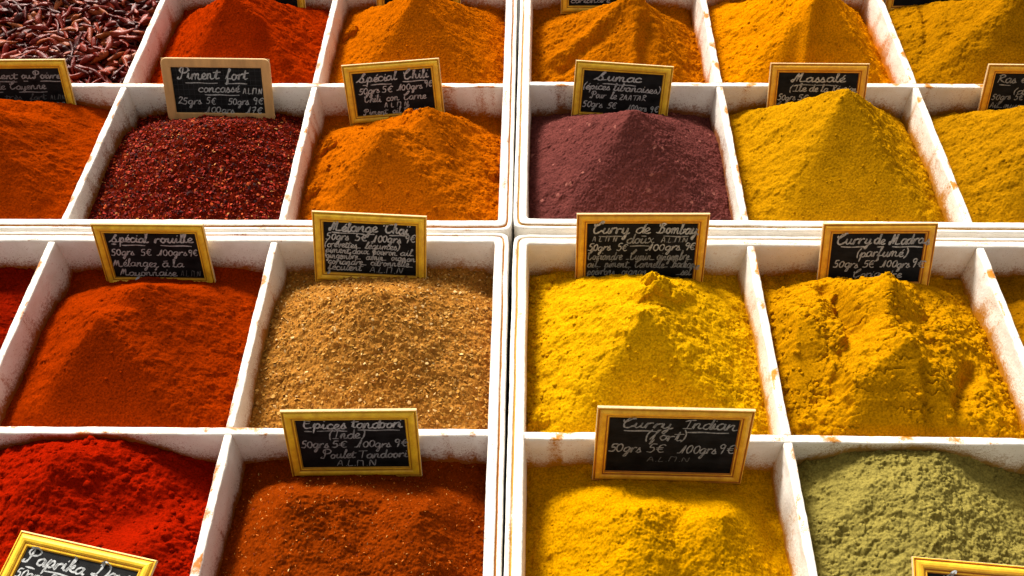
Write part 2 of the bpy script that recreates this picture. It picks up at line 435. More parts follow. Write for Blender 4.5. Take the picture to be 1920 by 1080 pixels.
def crumb_cloud(H, n, s1):
    g = np.random.default_rng(H['seed'])
    u = g.uniform(.01, .99, n); v = g.uniform(.01, .99, n)
    e = g.random(n) < .35                       # some gather along the walls
    u = np.where(e, np.where(g.random(n) < .5, .02 + .06 * g.random(n), .98 - .06 * g.random(n)), u)
    z = full_height(H, u, v)
    r = (.45 + (s1 - .45) * g.random(n) ** 3.2)[:, None, None]
    a = np.arange(6) / 6 * 2 * np.pi
    ring0 = np.stack([np.cos(a), np.sin(a), -.35 + 0 * a], -1); ring1 = np.stack([.75 * np.cos(a + .5), .75 * np.sin(a + .5), .5 + 0 * a], -1)
    B = np.concatenate([ring0, ring1, [[0, 0, .85]]])
    V = B[None] * (.72 + .5 * g.random((n, 13, 1))) * np.array([1, 1, .8]) * r
    th = g.uniform(0, 6.28, n); c, s = np.cos(th)[:, None], np.sin(th)[:, None]
    V = np.stack([c * V[..., 0] - s * V[..., 1], s * V[..., 0] + c * V[..., 1], V[..., 2]], -1)
    V[..., 0] += (u * CW)[:, None]; V[..., 1] += (v * CD)[:, None]; V[..., 2] += (z - .1)[:, None]
    b = (np.arange(n) * 13)[:, None]; Q4 = []; T3 = []
    for k in range(6):
        k2 = (k + 1) % 6
        Q4.append(np.concatenate([b + k, b + k2, b + 6 + k2, b + 6 + k], 1)); T3.append(np.concatenate([b + 6 + k, b + 6 + k2, b + 12], 1))
    return V.reshape(-1, 3), np.concatenate(Q4), np.concatenate(T3)

def make_heap(key, H):
    t, k, row = key
    xa, xb, ya, yb = comp(t, k, row)
    n = 300
    over = 0.0008
    uu = np.linspace(-over / (xb - xa), 1 + over / (xb - xa), n); vv = np.linspace(-over / (yb - ya), 1 + over / (yb - ya), n)
    U, Vv = np.meshgrid(uu, vv, indexing='ij')
    Z = full_height(H, U, Vv)
    # powder never stands above the rim right at a wall
    ed = np.minimum(np.minimum(U, 1 - U) * CW, np.minimum(Vv, 1 - Vv) * CD)
    Z = np.minimum(Z, -3.0 + 1.1 * np.maximum(ed, 0) + 0.8 * perlin(U * 40, Vv * 40, 3))
    X = (U - .5) * (xb - xa); Y = (Vv - .5) * (yb - ya)
    V = np.stack([X, Y, Z / 1000 + RIM - 0.012], -1).reshape(-1, 3)      # local origin: floor of the compartment
    F = [grid_faces(n, n)]
    idx = np.arange(n * n).reshape(n, n)
    ring = np.concatenate([idx[:-1, 0], idx[-1, :-1], idx[:0:-1, -1], idx[0, :0:-1]])
    low = V[ring].copy(); low[:, 2] = 0.0006
    low[:, :2] *= 0.93
    nb = len(V); V = np.concatenate([V, low])
    m = len(ring); i = np.arange(m)
    F.append(np.stack([ring, nb + i, nb + (i + 1) % m, ring[(i + 1) % m]], 1))
    F[0] = F[0][:, ::-1] if False else F[0]
    sp_ = H.get('speck', (None, 0))
    mat = powder_mat('spice_' + key[0].lower() + str(k) + str(row), H['col'], H.get('var', .30), sp_[0], sp_[1])
    mats = [mat]; mi = np.zeros(sum(len(f) for f in F), int)
    Cc = None
    if 'chips' not in H and key != ('RR', 0, 0):
        CV, Q4, T3 = crumb_cloud(H, *H.get('crumbs', (320, 1.7)))
        CV = np.stack([(CV[:, 0] / 1000 - .5 * (xb - xa)), CV[:, 1] / 1000 - .5 * (yb - ya), CV[:, 2] / 1000 + RIM - .012], 1)
        nv0 = len(V); V = np.concatenate([V, CV]); F += [Q4 + nv0, T3 + nv0]
        mi = np.concatenate([mi, np.zeros(len(Q4) + len(T3), int)])
    if 'chips' in H:
        CV, CF, Cc = chip_cloud(H['chips'], H)
        CV = np.stack([(CV[:, 0] / 1000 - .5 * (xb - xa)), CV[:, 1] / 1000 - .5 * (yb - ya), CV[:, 2] / 1000 + RIM - .012], 1)
        nv = len(V); V = np.concatenate([V, CV]); F.append(CF + nv)
        mi = np.concatenate([mi, np.ones(len(CF), int)]); mats.append(chip_mat('flakes_' + H['chips']))
    o = mesh_np('spice_heap', V, F, mats, None, True, mi)
    if Cc is not None:
        at = o.data.color_attributes.new('chip_colour', 'FLOAT_COLOR', 'POINT')
        full = np.ones((len(V), 4), np.float32); full[nv:, :3] = Cc
        at.data.foreach_set('color', full.ravel())
    o.matrix_world = tray_matrix(t) @ Matrix.Translation(((xa + xb) / 2, (ya + yb) / 2, 0.012 - RIM))
    tag(o, H['label'], 'spice', 'heaps of ground spice in the trays')
    return o

# ------------------------------------------------------------------ table
tb = mesh_np('stall_table', np.array([(x, y, z) for x in (-1.1, 1.1) for y in (-.05, 1.25) for z in (-.03, 0)], float),
             np.array([(0, 1, 3, 2), (4, 6, 7, 5), (0, 4, 5, 1), (2, 3, 7, 6), (0, 2, 6, 4), (1, 5, 7, 3)]),
             [simple_mat('dark_table_board', (.045, .042, .04), .7, .2)], None, False)
tag(tb, 'dark table board under the four white trays, seen only in the gap between them', 'table')

# ------------------------------------------------------------------ trays: build
CHILI_COL = (.16, .03, .03)
def comp_at(t, lx, ly):
    """(heap key, u, v) for tray-local points"""
    k = np.clip(np.floor((-lx if t[0] == 'L' else lx) / P), 0, 2).astype(int)
    if t[1] == 'R': row = (ly > Q - TT / 2).astype(int)
    else: row = (ly < -(Q - TT / 2)).astype(int)
    return k, row

def stain_for(t, lx, ly, z):
    """z in mm; returns colour (n,3) and density (n)"""
    k, row = comp_at(t, lx, ly)
    colr = np.zeros((len(lx), 3)); den = np.zeros(len(lx))
    for kk in range(3):
        for rr in range(2):
            m = (k == kk) & (row == rr)
            if not m.any(): continue
            xa, xb, ya, yb = comp(t, kk, rr)
            u = np.clip((lx[m] - xa) / (xb - xa), 0, 1); v = np.clip((ly[m] - ya) / (yb - ya), 0, 1)
            H = HEAPS.get((t, kk, rr))
            if H is None:
                c = np.array(CHILI_COL) if (t, kk, rr) == ('LR', 2, 1) else np.array((.4, .15, .02)); zh = np.full(m.sum(), -4.0 if (t, kk, rr) == ('LR', 2, 1) else -120.0)
            else:
                zh, _ = base_height(H, u, v); zh = np.minimum(zh, -3); c = np.array(H['col'])
            d = np.maximum(z[m] - zh, 0)
            den[m] = .55 * np.exp(-d / 4.5) + .42 * np.exp(-d / 20) + .05
            c = c * (.64, .57, .25); c = c * .6 + np.array((.48, .17, .014)) * .4
            colr[m] = np.clip(c, .002, 1)
    return colr, den

def set_stain(o, colr, den):
    a = o.data.attributes.new('stain', 'FLOAT', 'POINT'); a.data.foreach_set('value', den.astype(np.float32))
    c = o.data.color_attributes.new('stain_colour', 'FLOAT_COLOR', 'POINT')
    c.data.foreach_set('color', np.concatenate([colr, np.ones((len(colr), 1))], 1).astype(np.float32).ravel())

def divider_profile(drop):
    a = TT / 2 * 1000
    pts = []
    for z in (-86, -60, -48, -40, -34, -29, -25, -21, -18, -15, -12.5, -10, -8, -6, -4.2, -2.6, -1.5): pts.append((-(a + .055 * (-z)), z))
    for ang in (60, 30): pts.append((-(a - 1.2 + 1.2 * math.sin(R(ang))), -1.2 + 1.2 * math.cos(R(ang))))
    pts.append((-(a - 1.2), 0)); pts.append((0, .05)); 
    L = pts[:-1]
    pts = L + [pts[-1]] + [(-x, z) for x, z in reversed(L)]
    P_ = np.array(pts); P_[:, 1] -= drop
    return P_

def make_divider(t, root, axis, c, s0, s1, drop, seed):
    """axis 'y': runs along y at x=c ; axis 'x': runs along x at y=c"""
    pr = divider_profile(drop); n = max(2, int((s1 - s0) / .0028)); s = np.linspace(s0, s1, n)
    off = np.broadcast_to(pr[None, :, 0], (n, len(pr))); z = np.broadcast_to(pr[None, :, 1], (n, len(pr)))
    S = np.broadcast_to(s[:, None] * 1000, (n, len(pr)))
    sd = np.sign(off)
    # hand-worn foam: wavy edges
    w = .95 * perlin(S / 34, z / 25 + sd * 3, seed) + .38 * perlin(S / 7, z / 7 + sd * 5, seed + 1)
    top = np.clip(1 + z / 4, 0, 1)
    o_ = off + sd * w * (1 - .4 * top); zz = z + top * (.30 * perlin(S / 22, off * .3, seed + 2) + .22 * perlin(S / 5, off * .5, seed + 3) - .15)
    nick = np.maximum(perlin(S / 9, sd * 2, seed + 4) - .62, 0) * 3.5
    zz = zz - top * nick
    if axis == 'y': X, Y = c + o_ / 1000, S / 1000
    else: X, Y = S / 1000, c + o_ / 1000
    V = np.stack([X, Y, zz / 1000], -1).reshape(-1, 3)
    F = grid_faces(n, len(pr))
    if axis == 'x': F = F[:, ::-1]
    caps = [np.array([np.arange(len(pr))]), np.array([(n - 1) * len(pr) + np.arange(len(pr))[::-1]])]
    o = mesh_np('divider', V, [F] + caps, [WALL], root)
    # sample just inside each compartment
    e = np.where(off == 0, .3, off)
    if axis == 'y': lx, ly = c + (e + np.sign(e) * 2.5) / 1000, S / 1000
    else: lx, ly = S / 1000, c + (e + np.sign(e) * 2.5) / 1000
    colr, den = stain_for(t, lx.ravel(), ly.ravel(), z.ravel())
    tp = (top.ravel() > .7)
    patch = np.clip(1.6 * fbm(S / 18, off * .12, seed + 9, 4) - .15, 0, 1).ravel()
    den = np.where(tp, .10 + .75 * patch, den + .30 * np.maximum(patch - .15, 0))
    colr = np.where(tp[:, None], colr * .45 + np.array((.55, .19, .015)) * .55, colr)
    set_stain(o, colr, den)
    return o

def make_rim(t, root):
    # ring swept round the inner opening, offsets outwards in mm
    W = 3 * P - TT; D = 2 * Q - TT
    xa, xb = (-W, 0) if t[0] == 'L' else (0, W)
    ya, yb = (0, D) if t[1] == 'R' else (-D, 0)
    prof = [(-4.6, -86), (-3.0, -55), (-2.4, -44), (-2.0, -36), (-1.6, -29), (-1.3, -23), (-1.0, -18), (-.75, -13.5), (-.5, -9), (-.3, -5.5), (-.1, -3), (0, -1.6), (.3, -.7), (1.0, -.1), (2.5, .1), (4.5, .1), (6.3, 0), (7.0, -.4), (7.4, -1.2), (7.7, -2.2),
            (8.5, -2.3), (8.9, -1.3), (9.3, -.8), (10.4, -.6), (11.4, -.7), (12.0, -1.2), (12.25, -2.2), (12.3, -8), (12.3, -20), (12.0, -98)]
    prof = np.array(prof); rad = 3.0
    pts = []; nor = []
    def line(p, q, n):
        L = math.dist(p, q); m = max(2, int(L / .003))
        for i in range(m): 
            f = i / m; pts.append((p[0] + (q[0] - p[0]) * f, p[1] + (q[1] - p[1]) * f)); nor.append(n)
    r = rad / 1000
    def arc(cx, cy_, a0):
        for i in range(7):
            a = a0 + math.pi / 2 * i / 7
            q_ = max(abs(math.cos(a)), abs(math.sin(a))) ** -.8
            pts.append((cx + r * math.cos(a), cy_ + r * math.sin(a))); nor.append((math.cos(a) * q_, math.sin(a) * q_))
    line((xa + r, ya), (xb - r, ya), (0, -1)); arc(xb - r, ya + r, -math.pi / 2)
    line((xb, ya + r), (xb, yb - r), (1, 0)); arc(xb - r, yb - r, 0)
    line((xb - r, yb), (xa + r, yb), (0, 1)); arc(xa + r, yb - r, math.pi / 2)
    line((xa, yb - r), (xa, ya + r), (-1, 0)); arc(xa + r, ya + r, math.pi)
    pts = np.array(pts); nor = np.array(nor)
    n, m = len(pts), len(prof)
    S = (np.arange(n) * 3.0)[:, None]
    off = np.broadcast_to(prof[None, :, 0], (n, m)).copy(); z = np.broadcast_to(prof[None, :, 1], (n, m)).copy()
    sd = hash(t) % 7; sd = {'LR': 1, 'RR': 2, 'LF': 3, 'RF': 4}[t] * 31
    inner = off < 8
    o_ = off + .35 * perlin(S / 40 + 0 * off, off * .02 + z / 40, sd) + .2 * perlin(S / 6, off * .3 + z / 6, sd + 1)
    topm = np.clip(1 + z / 5, 0, 1)
    zz = z + topm * (.25 * perlin(S / 30, off * .1, sd + 2) + .18 * perlin(S / 5, off * .4, sd + 3))
    V = np.stack([pts[:, None, 0] + nor[:, None, 0] * o_ / 1000, pts[:, None, 1] + nor[:, None, 1] * o_ / 1000, zz / 1000], -1)
    F = grid_faces(n, m, closed_u=True)[:, ::-1]
    o = mesh_np('rim', V.reshape(-1, 3), F, [WALL], root)
    lx = (pts[:, None, 0] - nor[:, None, 0] * .004 + 0 * off).ravel(); ly = (pts[:, None, 1] - nor[:, None, 1] * .004 + 0 * off).ravel()
    colr, den = stain_for(t, lx, ly, z.ravel())
    offr = off.ravel(); zr = z.ravel()
    patch = np.clip(1.5 * fbm(S / 30 + 0 * off, off * .15, sd + 9, 3) - .35, 0, 1).ravel()
    flat = (zr > -1.5) | (offr > 8.6)
    den = np.where(flat, .05 + .45 * patch, den)
    groove = (offr > 7.2) & (offr < 8.8)
    gp = np.clip(.92 + .55 * fbm(S / 60 + 0 * off, 0 * off + 2.5, sd + 12, 3), .25, 1.4).ravel()
    den = np.where(groove, gp, den)
    # what lies in the groove is mixed dust
    gc = np.array((.50, .20, .015)) if t[0] == 'L' else np.array((.52, .30, .04))
    colr = np.where(groove[:, None], colr * .35 + gc * .65, colr)
    outer = offr > 12.1
    den = np.where(outer, .12, den)
    set_stain(o, colr, den)
    # floor of the tray
    fz0, fz1 = -.0975, -.0885
    e = .004
    fl = mesh_np('tray_floor', np.array([(x, y, z_) for x in (xa - e, xb + e) for y in (ya - e, yb + e) for z_ in (fz0, fz1)]),
                 np.array([(0, 1, 3, 2), (4, 6, 7, 5), (0, 4, 5, 1), (2, 3, 7, 6), (0, 2, 6, 4), (1, 5, 7, 3)]), [WALL], root, False)
    return o

TRAY_LABEL = {
 'LR': 'white foam tray at the back left, holding dried chillies and red and orange powders',
 'RR': 'white foam tray at the back right, holding the purple powder and yellow-orange heaps',
 'LF': 'white foam tray at the front left, holding the scarlet, rust and sandy tan spices',
 'RF': 'white foam tray at the front right, holding lemon yellow curry and the green powder'}
for t in TRAYS:
    root = empty('spice_tray', tray_matrix(t) @ Matrix.Translation((0, 0, -.0985)), TRAY_LABEL[t], 'tray', 'white compartment trays of spices')
    def fix(o):
        o.matrix_parent_inverse = Matrix.Identity(4); o.location = (0, 0, .0985)
    sx = -1 if t[0] == 'L' else 1
    W = 3 * P - TT
    cyy = (Q - TT / 2) if t[1] == 'R' else -(Q - TT / 2)
    ylo, yhi = (0, 2 * Q - TT) if t[1] == 'R' else (-(2 * Q - TT), 0)
    xlo, xhi = (-W, 0) if sx < 0 else (0, W)
    fix(make_rim(t, root)); 
    for o in root.children: fix(o)
    s = {'LR': 100, 'RR': 200, 'LF': 300, 'RF': 400}[t]
    fix(make_divider(t, root, 'x', cyy, xlo - .0008, xhi + .0008, .3, s))
    for k in (1, 2):
        c = sx * (k * P - TT / 2)
        fix(make_divider(t, root, 'y', c, ylo - .0008, cyy - TT / 2 + .0006, .9, s + 10 * k))
        fix(make_divider(t, root, 'y', c, cyy + TT / 2 - .0006, yhi + .0008, .9, s + 10 * k + 5))

# ------------------------------------------------------------------ heaps
for key, H in HEAPS.items():
    make_heap(key, H)

# ------------------------------------------------------------------ dried chillies
def chili_mesh(seed):
    g = np.random.default_rng(seed)
    L = g.uniform(15, 31); w = g.uniform(2.2, 3.9); bend = g.uniform(-.5, .5); n, m = 13, 9
    s = np.linspace(0, 1, n)
    prof = np.interp(s, [0, .03, .12, .35, .6, .85, 1], [.25, .55, .95, 1.0, .78, .42, .06])
    a = np.arange(m) / m * 2 * np.pi
    V = np.zeros((n, m, 3))
    wr = 1 + .30 * np.sin(3 * a[None] + 5 * s[:, None] + g.uniform(0, 6)) + .16 * np.sin(5 * a[None] - 11 * s[:, None])
    flat = g.uniform(.55, .9)
    V[..., 0] = (s[:, None] - .5) * L
    V[..., 1] = prof[:, None] * w * wr * np.cos(a) + bend * L * .35 * ((s - .5) ** 2)[:, None] * 2 + .6 * np.sin(7 * s + g.uniform(0, 6))[:, None]
    V[..., 2] = prof[:, None] * w * flat * wr * np.sin(a) + .5 * np.sin(6 * s + g.uniform(0, 6))[:, None]
    F = grid_faces(n, m)
    j = np.arange(n - 1)
    wrap = np.stack([j * m + m - 1, (j + 1) * m + m - 1, (j + 1) * m, j * m], 1)
    caps = [np.array([np.arange(m)[::-1]]), np.array([(n - 1) * m + np.arange(m)])]
    return V.reshape(-1, 3) / 1000, [np.concatenate([F, wrap])] + caps, L

def chili_mat(name, rand):
    m, nt, ns, ln, b = new_mat(name)
    f = N(nt, 'ShaderNodeObjectInfo').outputs['Random'] if rand == 'obj' else N(nt, 'ShaderNodeNewGeometry').outputs['Random Per Island']
    c = ramp(nt, f, [(0, (.028, .0015, .001)), (.3, (.095, .004, .002)), (.55, (.18, .010, .003)), (.82, (.25, .028, .007)), (1, (.30, .085, .02))])
    tc = N(nt, 'ShaderNodeTexCoord').outputs['Object']
    n = noise(nt, 260, 4, .6, tc)
    c = mixc(nt, 1.0, c, ramp(nt, n, [(.3, (.55, .5, .5)), (.7, (1.3, 1.25, 1.25))]), 'MULTIPLY')
    ln.new(c, b.inputs['Base Color']); b.inputs['Roughness'].default_value = .36; b.inputs['Specular IOR Level'].default_value = .2; b.inputs['Specular Tint'].default_value = (1, .72, .68, 1)
    bump(nt, noise(nt, 500, 4, .65, tc), .5, .0012, b)
    return m

def build_chilies():
    xa, xb, ya, yb = comp('LR', 2, 1)
    Wd, Dd = (xb - xa) * 1000, (yb - ya) * 1000
    g = np.random.default_rng(3)
    mo = chili_mat('dried_chilli_skin', 'obj'); ms = chili_mat('dried_chilli_skin_bulk', 'isl')
    var = [chili_mesh(50 + i) for i in range(14)]
    meshes = []
    st = 1.5
    nx, ny = int(Wd / st) + 1, int(Dd / st) + 1
    gx, gy = np.meshgrid(np.arange(nx) * st, np.arange(ny) * st, indexing='ij')
    Hm = -30 + 18 * np.clip(gy / Dd, 0, 1) + 4 * fbm(gx / 60, gy / 60, 77, 2)
    total = 760; inst = []
    for i in range(total):
        vi = int(g.integers(len(var))); L = var[vi][2]
        yaw = g.normal(-.25, .75) if g.random() < .75 else g.uniform(0, np.pi)
        if g.random() < .5: yaw += np.pi
        x = g.uniform(5, Wd - 5); y = g.uniform(5, Dd - 5)
        best = None
        ts = np.linspace(-.42, .42, 7) * L
        c, s = math.cos(yaw), math.sin(yaw)
        for tr in range(5):           # settle in the lowest of a few near places
            xx = np.clip(x + g.normal(0, 6), 4, Wd - 4); yy = np.clip(y + g.normal(0, 6), 4, Dd - 4)
            qx = np.clip(((xx + ts * c) / st).round().astype(int), 0, nx - 1); qy = np.clip(((yy + ts * s) / st).round().astype(int), 0, ny - 1)
            hh = Hm[qx, qy]
            if best is None or hh.mean() < best[0]: best = (hh.mean(), xx, yy, hh, qx, qy)
        _, x, y, hh, qx, qy = best
        # keep the pod inside the walls
        ex, ey = abs(c) * L * .5 + 2, abs(s) * L * .5 + 2
        x = min(max(x, ex), Wd - ex); y = min(max(y, ey), Dd - ey)
        qx = np.clip(((x + ts * c) / st).round().astype(int), 0, nx - 1); qy = np.clip(((y + ts * s) / st).round().astype(int), 0, ny - 1); hh = Hm[qx, qy]
        sl = np.clip(np.polyfit(ts, hh, 1)[0], -.6, .6) + g.normal(0, .10)
        z0 = np.percentile(hh - sl * ts, 75) + 1.7
        inst.append((vi, x, y, z0, yaw, math.atan(sl), g.uniform(0, 6.28)))
        for dx in (-1, 0, 1):
            for dy in (-1, 0, 1):
                a_ = np.clip(qx + dx, 0, nx - 1); b_ = np.clip(qy + dy, 0, ny - 1)
                np.maximum.at(Hm, (a_, b_), z0 + sl * ts + (2.2 if dx == 0 and dy == 0 else 1.0))
    base = tray_matrix('LR')
    def mat_of(it):
        vi, x, y, z, yaw, pit, rl = it
        return base @ Matrix.Translation((xa + x / 1000, ya + y / 1000, z / 1000)) @ Matrix.Rotation(yaw, 4, 'Z') @ Matrix.Rotation(-pit, 4, 'Y') @ Matrix.Rotation(rl, 4, 'X')
    top = inst[-290:]; low = inst[:-290]
    # buried layer: one mass
    VV, FF3, off = [], {}, 0
    for it in low:
        V, F, _ = var[it[0]]; m = np.array(mat_of(it))
        VV.append(V @ m[:3, :3].T + m[:3, 3])
        for f in F: FF3.setdefault(f.shape[1], []).append(f + off)
        off += len(V)
    fl = np.array([(x, y, z) for x in (xa - .001, xb + .001) for y in (ya - .001, yb + .001) for z in (-.088, -.030)])
    mm = np.array(base); fl = fl @ mm[:3, :3].T + mm[:3, 3]
    VV.append(fl); FF3.setdefault(4, []).append(np.array([(0, 1, 3, 2), (4, 6, 7, 5), (0, 4, 5, 1), (2, 3, 7, 6), (1, 5, 7, 3), (0, 2, 6, 4)]) + off)
    o = mesh_np('dried_chillies', np.concatenate(VV), [np.concatenate(v) for v in FF3.values()], [ms])
    tag(o, 'mass of small dried chillies buried under the top pods in the rear left compartment', 'chillies', None, 'stuff')
    for i, (V, F, L) in enumerate(var):
        ob = mesh_np('dried_chilli', V, F, [mo]); meshes.append(ob.data); bpy.data.objects.remove(ob)
    for it in top:
        o = bpy.data.objects.new('dried_chilli', meshes[it[0]]); COL.objects.link(o)
        o.matrix_world = mat_of(it)
        tag(o, 'wrinkled dark red dried chilli pod lying on top of the dried chilli pile', 'chilli', 'dried chilli pods on the pile')
build_chilies()

# ------------------------------------------------------------------ handwriting
G = {
 'a': (.98, [[(.76, .82), (.45, 1), (.1, .68), (.1, .22), (.36, 0), (.64, .25), (.78, .95), (.76, .3), (.88, .02), (1.05, .14)]]),
 'b': (.95, [[(0, .1), (.3, 1.2), (.42, 1.95), (.24, 2.0), (.18, 1.2), (.16, .12), (.42, 0), (.72, .35), (.62, .8), (.8, .85), (1.0, .78)]]),
 'c': (.80, [[(.7, .8), (.45, 1), (.12, .7), (.1, .25), (.4, 0), (.82, .16)]]),
 'd': (1.0, [[(.74, .82), (.45, 1), (.1, .68), (.08, .22), (.36, 0), (.66, .3), (.86, 1.95), (.78, .3), (.9, .02), (1.06, .14)]]),
 'e': (.75, [[(.02, .3), (.45, .5), (.6, .82), (.4, 1), (.14, .72), (.12, .22), (.4, 0), (.8, .16)]]),
 'f': (.75, [[(0, .1), (.36, 1.2), (.58, 1.85), (.42, 2.0), (.3, 1.2), (.2, -.5), (.1, -.95), (.34, -.7), (.32, .05), (.8, .18)]]),
 'g': (.98, [[(.76, .82), (.45, 1), (.1, .68), (.1, .22), (.36, .02), (.64, .3), (.78, .95), (.70, -.4), (.48, -.95), (.3, -.8), (.55, -.25), (1.05, .14)]]),
 'h': (.98, [[(0, .1), (.3, 1.2), (.42, 1.95), (.25, 2.0), (.18, 1.2), (.12, 0)], [(.14, .3), (.4, .95), (.62, .85), (.6, .25), (.74, .02), (1.0, .14)]]),
 'i': (.52, [[(.0, .2), (.2, .95), (.18, .25), (.3, .02), (.56, .14)], [(.27, 1.42), (.30, 1.52)]]),
 'k': (.95, [[(0, .1), (.3, 1.2), (.42, 1.95), (.25, 2.0), (.18, 1.2), (.12, 0)], [(.14, .4), (.55, .95), (.6, .65), (.25, .5), (.6, .1), (.98, .14)]]),
 'l': (.55, [[(0, .1), (.3, 1.2), (.42, 1.95), (.25, 2.0), (.18, 1.2), (.16, .25), (.3, 0), (.6, .16)]]),
 'm': (1.45, [[(0, .2), (.16, .95), (.12, 0)], [(.13, .4), (.36, .95), (.54, .85), (.52, 0)], [(.53, .4), (.78, .95), (.98, .85), (.96, .25), (1.1, .02), (1.48, .14)]]),
 'n': (1.05, [[(0, .2), (.16, .95), (.12, 0)], [(.13, .4), (.42, .95), (.62, .85), (.6, .25), (.74, .02), (1.08, .14)]]),
 'o': (.88, [[(.55, .95), (.3, .95), (.08, .5), (.3, 0), (.62, .2), (.66, .7), (.42, .98), (.62, .82), (.92, .8)]]),
 'p': (.98, [[(0, .2), (.22, .95), (.12, -1.0)], [(.18, .5), (.45, .98), (.72, .7), (.62, .15), (.34, .05)], [(.62, .15), (1.0, .14)]]),
 'r': (.78, [[(0, .1), (.16, .98), (.12, .0)], [(.13, .45), (.32, .86), (.62, 1.0), (.70, .88)]]),
 's': (.66, [[(0, .1), (.32, 1.0), (.38, .7), (.55, .3), (.36, 0), (.1, .1)], [(.36, 0), (.70, .14)]]),
 't': (.62, [[(.02, .2), (.3, 1.6), (.2, .3), (.32, .02), (.66, .16)], [(-.16, 1.12), (.74, 1.22)]]),
 'u': (1.0, [[(0, .2), (.16, .95), (.12, .25), (.32, 0), (.6, .3), (.7, .95), (.68, .25), (.82, .02), (1.04, .14)]]),
 'v': (.85, [[(0, .85), (.14, .95), (.3, .05), (.4, .05), (.62, .9), (.7, .8), (.9, .82)]]),
 'x': (.85, [[(0, .8), (.16, .98), (.6, .05), (.86, .16)], [(.66, .95), (.06, .02)]]),
 'y': (1.0, [[(0, .2), (.16, .95), (.12, .25), (.32, .02), (.6, .35), (.72, .95), (.62, -.3), (.4, -1.0), (.22, -.75), (.6, -.2), (1.02, .14)]]),
 'z': (.9, [[(.05, .85), (.25, .98), (.6, .9), (.1, .05), (.45, .0), (.5, -.6), (.25, -.9), (.5, -.3), (.95, .14)]]),
 'A': (1.1, [[(0, 0), (.4, 1.7), (.75, 0)], [(.18, .55), (.66, .6)]]),
 'L': (.9, [[(.1, 1.7), (.06, 0), (.65, .05)]]),
 'M': (1.3, [[(.05, 0), (.12, 1.7), (.5, 1.65)], [(.5, 1.65), (.85, 1.6), (.9, 0)]]),
 'N': (1.2, [[(.05, 0), (.12, 1.6), (.72, .05), (.82, 1.7)]]),
 'Z': (1.0, [[(.05, 1.5), (.4, 1.7), (.65, 1.3), (.05, .05), (.75, .05)]]),
 'T': (1.25, [[(.0, 1.65), (1.2, 1.75)], [(.6, 1.7), (.5, 0)]]),
 'R': (1.1, [[(.1, 0), (.2, 1.7)], [(.0, 1.5), (.5, 1.8), (.8, 1.4), (.25, .9), (.55, .4), (1.0, .05)]]),
 'E': (1.1, [[(.85, 1.62), (.40, 1.72), (.16, 1.2), (.10, .45), (.35, .0), (.95, .12)], [(.15, .88), (.68, .94)]]),
 'I': (.95, [[(.05, 1.5), (.4, 1.7), (1.0, 1.75)], [(.55, 1.7), (.4, .1)], [(.05, .08), (.85, .05)]]),
 'S': (1.25, [[(-.25, .05), (.2, .5), (.75, 1.75), (.95, 1.8), (.75, 1.35), (.55, 1.1), (.85, .5), (.6, .02), (.2, .15)], [(.6, .02), (1.25, .16)]]),
 'C': (1.15, [[(-.02, 1.62), (.02, 1.3), (.35, 1.35), (.82, 1.95), (.92, 2.35), (.70, 2.32), (.30, 1.6), (.08, .8), (.20, .1), (.55, -.02), (.85, .25), (1.1, .5)]]),
 'P': (1.25, [[(-.02, .32), (-.16, .06), (.2, .0), (.36, .5), (.46, 1.85)], [(.22, 1.05), (.02, 1.5), (.25, 1.98), (.8, 2.08), (1.15, 1.7), (.98, 1.2), (.46, 1.0)]]),
 'B': (1.3, [[(-.15, .1), (.25, .05), (.5, 1.0), (.62, 1.9)], [(.2, 1.3), (.25, 1.9), (.8, 2.1), (1.05, 1.7), (.6, 1.15), (1.0, .9), (.85, .2), (.4, .05)], [(.85, .2), (1.3, .14)]]),
 'D': (1.5, [[(.55, 1.9), (.4, .6), (.1, .1), (-.1, .3), (.3, .3), (.7, .0), (1.25, .4), (1.35, 1.4), (.9, 2.05), (.4, 1.9), (.3, 1.6)]]),
 'Q': (1.7, [[(.1, .5), (-.08, .2), (.15, 0), (.55, 1.9), (.58, .1)], [(.58, .2), (1.05, 2.1), (.98, .3), (1.2, .02), (1.75, .14)]]),   # looped script M
 'F': (1.0, [[(.0, .1), (.25, .8), (.6, 1.7), (.7, 1.9), (.45, 1.7), (.35, .6), (.2, -.7), (.35, -.6), (.5, .05)]]),
 'H': (1.3, [[(.1, 0), (.2, 1.8)], [(.85, 1.9), (.8, 0), (1.2, .1)], [(.1, .85), (.9, .95)]]),
 '0': (.95, [[(.5, 1.55), (.15, 1.2), (.08, .5), (.38, 0), (.72, .35), (.75, 1.1), (.5, 1.55)]]),
 '1': (.9, [[(-.25, .05), (.15, .2), (.55, 1.65), (.42, 0)]]),
 '2': (.95, [[(.1, 1.3), (.4, 1.65), (.7, 1.3), (.05, .05), (.4, .15), (.85, .02)]]),
 '5': (.95, [[(.8, 1.65), (.3, 1.6), (.2, .95), (.55, .95), (.7, .5), (.45, .02), (.0, .1)]]),
 '7': (.9, [[(.05, 1.5), (.75, 1.6), (.3, 0)], [(.15, .8), (.7, .9)]]),
 '9': (.9, [[(.65, 1.4), (.35, 1.65), (.08, 1.25), (.3, .85), (.62, 1.1), (.68, 1.5), (.6, .6), (.45, -.2)]]),
 '€': (1.05, [[(.9, 1.4), (.6, 1.6), (.25, 1.2), (.2, .5), (.5, .02), (.9, .12)], [(.0, .95), (.7, 1.0)], [(.0, .6), (.65, .65)]]),
 '(': (.5, [[(.45, 1.9), (.12, 1.1), (.1, .3), (.2, -.25)]]),
 ')': (.5, [[(.1, 1.9), (.38, 1.2), (.32, .3), (.05, -.25)]]),
 '.': (.4, [[(.1, .02), (.16, .10)]]),
 '-': (.8, [[(.1, .35), (.6, .38)]]),
 '_': (.9, [[(.05, .05), (.75, .07)]]),
 ' ': (.7, []),
}
